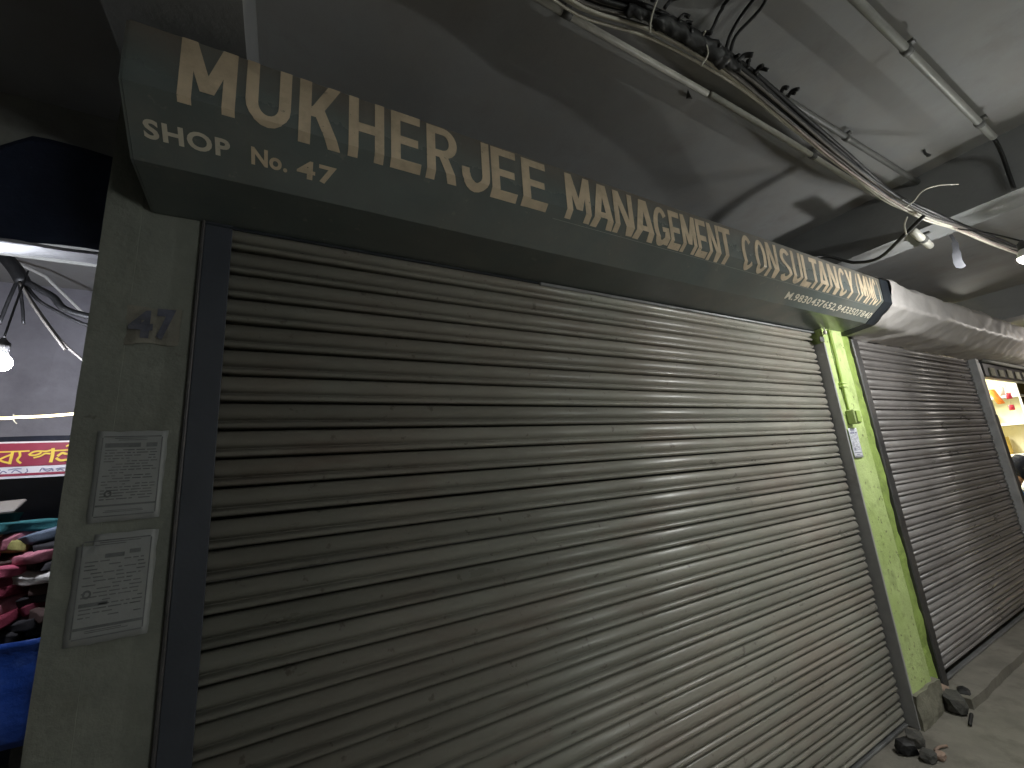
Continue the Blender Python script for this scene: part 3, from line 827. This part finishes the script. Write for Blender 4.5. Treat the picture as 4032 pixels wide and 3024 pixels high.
tube('lit_hem', [(x_ * .1, .412 + .006 * math.sin(x_ * 2.3), 2.306 - .012 * math.sin(3 * x_ * .1)) for x_ in range(-24, -2)], .006, m_sheet, tp, 8, 3)  # pale colour stands in for the lamplit lower rim of the valance
tag(tube('canopy_pole', [(-1.40, 1.95, 2.93), (-1.361, 1.95, 3.106 - .13), (-1.142, 1.95, 2.853), (-.91, 1.95, 2.593), (-.6, 1.95, 2.25)], .0085, m_white, None, 8, 1), 'thin white pole slanting across the left stall', 'pole')
def cab2(pts, r, m, label):
    return tag(tube('cable', pts, r, m, None, 7, 5), label, 'cable', 'tangled cables in the left stall')
cab2([(-1.2, 1.3, 2.98), (-1.047, 1.3, 2.70), (-.984, 1.3, 2.604), (-.952, 1.3, 2.545)], .028, m_cblack, 'thick black cable trunk descending in the left stall')
cab2([(-.96, 1.3, 2.56), (-.90, 1.3, 2.52), (-.845, 1.3, 2.485), (-.80, 1.3, 2.43), (-.70, 1.3, 2.40), (-.55, 1.3, 2.37)], .016, m_cblack, 'black cable branching right from the cable trunk in the left stall')
cab2([(-.955, 1.31, 2.55), (-.90, 1.31, 2.47), (-.83, 1.31, 2.42), (-.74, 1.31, 2.37), (-.62, 1.31, 2.33)], .008, m_cblack, 'thin black cable sagging under the branch in the left stall')
cab2([(-.96, 1.29, 2.543), (-.885, 1.29, 2.401), (-.772, 1.29, 2.224)], .006, m_cgrey, 'left of two grey drop wires in the left stall')
cab2([(-.95, 1.3, 2.52), (-.887, 1.3, 2.414), (-.795, 1.3, 2.272), (-.701, 1.3, 2.172), (-.6, 1.3, 2.08)], .006, m_cgrey, 'right of two grey drop wires in the left stall')
cab2([(-.97, 1.3, 2.55), (-.985, 1.3, 2.45), (-1.0, 1.3, 2.33)], .007, m_cblack, 'black wire dropping straight from the cable trunk in the left stall')
cab2([(-.965, 1.3, 2.55), (-.94, 1.3, 2.43), (-.925, 1.3, 2.34)], .006, m_cblack, 'short black wire end below the cable trunk in the left stall')
rl = thing('rope_light', 'glowing warm rope light strung above the maroon sign', 'rope light', (-1.1, 1.7, 1.97))
tube('tube', [(-2.0, 1.7, 1.955), (-1.163, 1.7, 1.963), (-1.06, 1.7, 1.969), (-.951, 1.7, 1.975), (-.828, 1.7, 1.989), (-.72, 1.7, 2.0)], .0065, e_led, rl, 8, 5)
tube('tie', [(-1.067, 1.697, 1.985), (-1.064, 1.697, 1.955), (-1.05, 1.697, 1.935)], .003, m_cpale, rl, 6, 3)

# maroon signboard with hand-painted letters
sg = thing('signboard', 'maroon and white signboard with yellow hand-painted letters', 'signboard', (-1.3, 1.8, 1.67))
SX0, SX1, SZ0, SZ1 = -2.0, -.62, 1.668, 1.857
hgt = SZ1 - SZ0
box('board', SX0, SX1, 1.806, 1.825, SZ0, SZ1, m_signw, sg)
box('maroon_band', SX0 + .004, SX1 - .004, 1.8030, 1.8055, SZ1 - .68 * hgt, SZ1 - .045 * hgt, m_signm, sg)
box('maroon_stripe', SX0 + .004, SX1 - .004, 1.8030, 1.8055, SZ0 + .065 * hgt, SZ0 + .13 * hgt, m_signm, sg)
def bn(u, y):
    yt = 462 - .022 * u; yb = 932 - .056 * u
    return Vector((-1.137 + u * .0002836, 0, SZ1 - (y - yt) / (yb - yt) * hgt))
def strokes(name, lst, m, y0):
    b = bmesh.new(); k = 0
    for wdt, pts in lst:
        P = smooth_path([bn(*p) for p in pts], 5)
        hw = wdt * .5 * .000335; prev = None; yy = y0 - .0004 * k; k += 1
        for i, p in enumerate(P):
            t = (P[min(i + 1, len(P) - 1)] - P[max(0, i - 1)]).normalized()
            n = Vector((-t.z, 0, t.x)) * hw
            a = b.verts.new((p.x + n.x, yy, p.z + n.z)); c = b.verts.new((p.x - n.x, yy, p.z - n.z))
            if prev: b.faces.new((prev[0], prev[1], c, a))
            prev = (a, c)
    return from_bm(name, b, m, sg)
strokes('painted_lettering', [
    (20, [(-160, 596), (20, 590), (385, 576)]), (34, [(172, 585), (166, 660), (160, 742)]), (26, [(160, 622), (80, 655), (18, 690)]), (26, [(18, 690), (80, 712), (160, 728)]), (20, [(30, 722), (-40, 752)]),
    (28, [(262, 585), (275, 640), (250, 690), (305, 732)]),
    (26, [(385, 628), (430, 592), (500, 578), (600, 580), (690, 560)]), (26, [(392, 628), (460, 630), (520, 612), (545, 590)]), (24, [(455, 662), (540, 640), (600, 608), (670, 610)]), (40, [(694, 540), (700, 630), (690, 716)]),
    (22, [(720, 572), (840, 565), (1010, 556)]), (34, [(770, 640), (830, 600), (880, 610), (960, 610)]), (34, [(755, 662), (820, 692), (900, 684), (985, 678)]), (24, [(868, 520), (910, 500), (960, 488), (1020, 540)]), (30, [(1000, 560), (1005, 640), (1000, 700)])], m_yell, 1.8022)
strokes('painted_small_lettering', [(14, p) for p in ([(-60, 830), (0, 828), (60, 815)], [(60, 860), (90, 830), (140, 850)], [(150, 815), (230, 800), (320, 798)], [(200, 850), (240, 815), (290, 830), (330, 850)], [(385, 795), (400, 830), (372, 850)], [(560, 830), (585, 790), (640, 800), (720, 790)], [(600, 800), (660, 825), (720, 800)], [(725, 792), (735, 825)], [(770, 800), (820, 785), (890, 782)], [(790, 820), (830, 800), (880, 815)])], m_inkb, 1.8052)

# table of folded cloth with a blue tarpaulin skirt
tb = thing('stall_table', 'cloth stall table hung with a bright blue tarpaulin skirt', 'table', (-1.4, 1.6, 0))
box('tabletop', -2.4, -.70, 1.32, 2.2, .92, .965, m_stone, tb, .004)
for x in (-2.35, -.75):
    for y in (1.4, 2.15): box('leg', x - .025, x + .025, y - .025, y + .025, 0, .919, m_stone, tb, .003)
V, F = [], []
for i in range(61):
    x = -2.45 + (2.45 - .700) * i / 60
    for j in range(17):
        z = .985 + (.60 + .02 * math.sin(5 * x) - .985) * j / 16
        V.append((x, 1.295 + .035 * noise.noise(Vector((x * 5, z * 4, 1))) - .02 * (j / 16) + .012 * noise.noise(Vector((x * 14, z * 9, 6))), z))
for i in range(60):
    for j in range(16):
        a = i * 17 + j
        F.append((a, a + 1, a + 18, a + 17))
o = mesh_obj('tarpaulin_skirt', V, F, m_btarp, tb, True)
md = o.modifiers.new('t', 'SOLIDIFY'); md.thickness = .003
tag(rough_box('dark_curtain', -3.0, -.1, 2.25, 2.27, .2, 1.94, m_tarp, None, step=.12, amp=.02, sc=2), 'dark blue cloth curtain behind the maroon sign', 'curtain')
CL = [('maroon', (.22, .035, .06)), ('dusty pink', (.42, .16, .20)), ('mustard yellow', (.50, .33, .05)), ('dark brown', (.07, .045, .04)), ('rose', (.40, .09, .14)), ('olive', (.22, .20, .07)), ('teal', (.03, .12, .13)), ('peach', (.55, .30, .20)),
      ('charcoal', (.035, .033, .036)), ('off-white', (.55, .53, .50)), ('grey-blue', (.12, .15, .20)), ('wine red', (.16, .03, .05))]
CM = {n: mat(n.replace(' ', '_') + '_cloth', c, .8, .2, 14, None, 0, 4, .3, 60, spec=.2) for n, c in CL}
def folded(x, y, z, lx, ly, h, yaw, tilt, cname, label):
    b = box_bm(-lx / 2, lx / 2, -ly / 2, ly / 2, 0, h)
    bmesh.ops.subdivide_edges(b, edges=b.edges[:], cuts=5, use_grid_fill=True)
    sd = random.random() * 50
    for v in b.verts:
        c = v.co.copy()
        ed = max(abs(c.x) / (lx / 2), abs(c.y) / (ly / 2))
        k = 1 - .30 * max(0, ed - .75) / .25
        v.co.z = h / 2 + (c.z - h / 2) * k
        d = noise.noise_vector(c * 9 + Vector((sd, 0, 0)))
        v.co += Vector((d.x * .022, d.y * .022, d.z * .018))
    o = from_bm('folded_cloth', b, CM[cname], None, True)
    o.location = (x, y, z); o.rotation_euler = (tilt, (random.random() - .5) * .22, yaw)
    return tag(o, label, 'cloth', 'folded cloth stacked on the left stall table')
rc = random.Random(11)
ordn = ['bottom', 'second', 'third', 'fourth', 'fifth', 'sixth', 'seventh', 'eighth', 'ninth', 'tenth', 'top']
pile_cols = [['peach', 'charcoal', 'rose', 'maroon', 'wine red', 'dusty pink', 'off-white', 'rose', 'mustard yellow', 'peach', 'teal'],
             ['charcoal', 'dark brown', 'maroon', 'dusty pink', 'maroon', 'wine red', 'rose', 'dark brown', 'olive', 'dusty pink', 'teal'],
             ['charcoal', 'charcoal', 'dark brown', 'wine red', 'charcoal', 'dark brown', 'off-white', 'charcoal', 'dusty pink', 'charcoal', 'grey-blue']]
pname = ['stack at the left edge', 'middle stack', 'stack beside the pillar']
for pi, px in enumerate((-1.02, -.885, -.765)):
    z = .965
    top = (1.49, 1.45, 1.40)[pi]
    hh = (top - .965) / 11
    for k in range(11):
        c = pile_cols[pi][k]
        folded(px + (rc.random() - .5) * .03, 1.46 + (rc.random() - .5) * .05, z, .11 + rc.random() * .06, .18 + rc.random() * .08, hh * 1.3, (rc.random() - .5) * 1.5, (rc.random() - .35) * .5, c,
               f'{c} folded cloth, {ordn[k]} of the {pname[pi]} on the left stall')
        z += hh
# printed bag lying on top
b = box_bm(-.11, .07, -.07, .07, 0, .016, .005)
o = from_bm('plastic_packet', b, m_cgrey, None)
o.location = (-.95, 1.42, 1.515); o.rotation_euler = (.35, -.05, .1)
tag(o, 'greyish flat packet lying on top of the stacked cloth', 'packet')

# ------------------------------------------------------------------ open shop at right
box_wall = box('wall', 9.2, 9.3, .3, 4.0, 0, 2.75, m_shopw); tag(box_wall, 'cream inner wall of the bright open shop at the right edge', 'wall')
tag(box('wall', 6.31, 9.19, 3.5, 3.6, 0, 2.75, m_shopw), 'cream back wall of the bright open shop', 'wall')
tag(box('wall', 6.302, 6.40, .052, 3.49, 0, 2.75, m_shopw), 'cream side wall of the bright open shop behind the steel frame', 'wall')
fs = thing('fascia', 'dark grimy fascia board over the open shop at the right edge', 'fascia', (7.5, 0, 2.07))
box('board', 6.31, 9.4, -.05, .03, 2.085, 2.258, m_dark, fs, .01)
tube('rail', [(6.31, -.07, 2.245), (7.5, -.072, 2.24), (9.4, -.07, 2.245)], .018, m_pvcg, fs, 8, 3)
for k in range(9):
    box('pelmet_tab', 6.45 + k * .3, 6.45 + k * .3 + .16, -.064, -.052, 2.10, 2.17 + .03 * rc.random(), m_base, fs, .004)
tt = thing('tube_light', 'glowing tube light inside the open shop', 'tube light', (7.7, .9, 2.5))
tube('tube', [(7.0, .9, 2.5), (8.4, .9, 2.5)], .02, e_tube, tt, 10, 1)
box('batten', 6.95, 8.45, .88, .92, 2.525, 2.56, m_white, tt, .004)
tag(box('shop_ceiling', 6.3, 9.3, .33, 3.6, 2.76, 2.8, m_shopw), 'cream ceiling panel of the open shop', 'ceiling panel')
sh = thing('shelf_rack', 'cream shelf rack along the inner wall of the open shop', 'shelf', (9.0, .8, 0))
for z in (.75, 1.2, 1.62, 2.0): box('shelf', 8.9, 9.19, .25, 2.4, z, z + .03, m_white, sh, .003)
for y in (.24, 1.3, 2.41): box('upright', 8.88, 8.9, y - .01, y + .01, 0, 2.2, m_white, sh, .002)
for k, z in enumerate((.781, 1.231, 1.651)):
    tag(box('carton', 8.93, 9.12, .4 + .1 * k, .62 + .1 * k, z, z + .24, [m_white, m_yell, m_shopw][k], None, .004), 'pale carton on the %s shelf of the open shop' % ('lowest', 'middle', 'upper')[k], 'carton', 'cartons on the shop shelf')
def packet(name, c, w_, h_, m, label, lean=0.0):
    t = thing(name, label, 'packet', c, 'packets hanging in the open shop')
    V, F = [], []
    n = 8
    for sgn in (-1, 1):
        for i in range(n + 1):
            for j in range(n + 1):
                u, v = i / n - .5, j / n - .5
                puff = .018 * max(0, (1 - 4 * u * u) * (1 - 4 * v * v)) ** .5
                V.append((c[0] + sgn * puff, c[1] + u * w_ + lean * v, c[2] + v * h_))
    k = (n + 1) ** 2
    for q in (0, k):
        for i in range(n):
            for j in range(n):
                a = q + i * (n + 1) + j
                F.append((a, a + 1, a + n + 2, a + n + 1) if q else (a, a + n + 1, a + n + 2, a + 1))
    mesh_obj('pouch', V, F, m, t, True)
    tube('string', [(c[0], c[1] + lean * .5, c[2] + h_ / 2), (c[0], c[1] + lean * .5, 2.10)], .002, m_cpale, t, 5, 1)
packet('hanging_packet', (7.5, .168, 1.945), .06, .18, m_orange, 'orange packet hanging in the open shop', .05)
packet('hanging_packet', (7.5, .070, 1.935), .045, .07, m_red, 'upper red packet hanging in the open shop')
packet('hanging_packet', (7.5, .078, 1.80), .045, .06, m_red, 'lower red packet hanging in the open shop')
packet('hanging_packet', (7.55, .12, 2.00), .05, .10, m_white, 'white packet hanging between the orange and red packets')
ct = thing('counter', 'white-topped counter inside the open shop', 'counter', (8.5, .3, 0))
box('top', 8.1, 9.1, .05, .75, .82, .87, m_white, ct, .005)
box('front', 8.15, 9.05, .08, .7, 0, .819, m_yell, ct, .003)

# seated shopkeeper, mostly beyond the right edge
def skin_body(name, J, E, m, parent, sub=2):
    me = bpy.data.meshes.new(name)
    me.from_pydata([j[0] for j in J], E, [])
    o = bpy.data.objects.new(name, me)
    link(o, parent)
    md = o.modifiers.new('skin', 'SKIN'); md.use_smooth_shade = True
    for i, j in enumerate(J):
        sv_ = me.skin_vertices[0].data[i]
        sv_.radius = (j[1], j[1] if len(j) < 3 else j[2]); sv_.use_root = (i == 0)
    ss = o.modifiers.new('sub', 'SUBSURF'); ss.levels = sub; ss.render_levels = sub
    me.materials.append(m)
    return o
px, py = 7.75, .19
ps = thing('person', 'person with dark hair in a bright blue top, seated in the open shop', 'person', (px, py, 0))
base = .40
by = py + .30          # seat; the back leans forward so that the head is over the knees
J = [((px, by, base + .08), .13, .11), ((px, by - .05, base + .24), .13, .10), ((px, by - .13, base + .42), .15, .10), ((px, by - .19, base + .53), .06), ((px, by - .24, base + .60), .05), ((px, py + .0, base + .69), .078, .09), ((px, py + .0, base + .78), .06),
     ((px - .17, by - .13, base + .46), .055), ((px - .21, by - .19, base + .22), .042), ((px - .13, by - .36, base + .16), .032), ((px - .10, by - .44, base + .17), .03, .02),
     ((px + .17, by - .13, base + .46), .055), ((px + .21, by - .19, base + .22), .042), ((px + .13, by - .36, base + .16), .032), ((px + .10, by - .44, base + .17), .03, .02),
     ((px - .10, by - .05, base + .05), .085), ((px - .11, by - .42, base + .05), .062), ((px - .11, by - .40, .12), .042), ((px - .11, by - .52, .035), .035, .03),
     ((px + .10, by - .05, base + .05), .085), ((px + .11, by - .42, base + .05), .062), ((px + .11, by - .40, .12), .042), ((px + .11, by - .52, .035), .035, .03)]
E = [(0, 1), (1, 2), (2, 3), (3, 4), (4, 5), (5, 6), (2, 7), (7, 8), (8, 9), (9, 10), (2, 11), (11, 12), (12, 13), (13, 14), (0, 15), (15, 16), (16, 17), (17, 18), (0, 19), (19, 20), (20, 21), (21, 22)]
skin_body('body', J, E, m_skin, ps)
JS = [((px, by, base + .06), .15, .13), ((px, by - .05, base + .24), .148, .115), ((px, by - .13, base + .46), .16, .112)]
for sx in (-1, 1):
    JS += [((px + sx * .18, by - .13, base + .46), .07), ((px + sx * .21, by - .18, base + .24), .058), ((px + sx * .14, by - .34, base + .165), .044)]
skin_body('shirt', JS, [(0, 1), (1, 2), (2, 3), (3, 4), (4, 5), (2, 6), (6, 7), (7, 8)], m_shirt, ps)
JT = [((px, by, base + .04), .135, .12)]
for sx in (-1, 1):
    JT += [((px + sx * .10, by - .05, base + .05), .10), ((px + sx * .11, by - .42, base + .05), .075), ((px + sx * .11, by - .40, .12), .055)]
skin_body('trousers', JT, [(0, 1), (1, 2), (2, 3), (0, 4), (4, 5), (5, 6)], m_trous, ps)
b = bmesh.new()
bmesh.ops.create_icosphere(b, subdivisions=3, radius=1)
for v in b.verts:
    c = v.co.copy()
    s = 1 + .10 * noise.noise(c * 4)
    v.co = Vector((px + c.x * .096 * s, py + .005 + c.y * .108 * s, base + .715 + c.z * .145 * s))
bmesh.ops.delete(b, geom=[v for v in b.verts if v.co.x > px + .062 and v.co.z < base + .80], context='VERTS')
from_bm('hair', b, m_hair, ps, True)
st = thing('stool', 'low stool under the seated person', 'stool', (px, by, 0))
box('seat', px - .17, px + .17, by - .17, by + .17, .33, .36, m_base, st, .006)
for sx in (-1, 1):
    for sy in (-1, 1): box('leg', px + sx * .14 - .015, px + sx * .14 + .015, by + sy * .14 - .015, by + sy * .14 + .015, 0, .329, m_base, st, .002)

# ------------------------------------------------------------------ rubble at the pillar foot
def lump(name, x, y, sx, sy, sz, m, label, seed, cat='rubble', yaw=0.0):
    b = bmesh.new()
    bmesh.ops.create_icosphere(b, subdivisions=2, radius=1)
    for v in b.verts:
        c = v.co.copy()
        q = Vector((math.copysign(abs(c.x) ** .6, c.x), math.copysign(abs(c.y) ** .6, c.y), math.copysign(abs(c.z) ** .6, c.z)))
        d = 1 + .28 * noise.noise(c * 1.7 + Vector((seed, 0, 0)))
        v.co = Vector((q.x * sx * d, q.y * sy * d, q.z * sz * d))
    o = from_bm(name, b, m)
    o.location = (x, y, sz * .9); o.rotation_euler = (0, 0, yaw)
    return tag(o, label, cat, 'rubble at the pillar foot')
lump('stone', 3.03, -.085, .055, .035, .028, m_stone, 'dark grey stone lying at the foot of the green pillar', 1.0, yaw=.4)
lump('stone', 2.91, -.09, .045, .03, .03, m_cblack, 'black lump left of the grey stone at the pillar foot', 4.2, yaw=-.5)
lump('stone', 2.93, -.165, .04, .028, .022, m_stone, 'small flat stone nearest the bottom edge by the pillar foot', 8.2)
lump('brick_chip', 2.985, -.19, .03, .02, .014, m_brick, 'pinkish brick chip by the stones at the pillar foot', 6.6)
lump('stone', 3.53, -.10, .06, .05, .05, m_stone, 'dark angular stone on the floor right of the pillar foot', 2.4, yaw=.7)
lump('brick_chip', 3.56, -.045, .045, .035, .055, m_brick, 'brown brick piece against the right side of the pillar foot', 3.4)
lump('stone', 3.70, -.10, .05, .03, .035, m_cblack, 'black scrap on the sill end beside the pillar', 7.4, yaw=.3)
tag(tube('twig', [(3.40, -.19, .012), (3.45, -.18, .014), (3.53, -.165, .012)], .008, m_cblack, None, 6, 3), 'black stick on the floor in front of the sill', 'stick')
tag(tube('twig', [(3.02, -.16, .008), (3.07, -.165, .01), (3.11, -.18, .008)], .006, m_brick, None, 6, 3), 'thin pale stick by the stones at the pillar foot', 'stick')
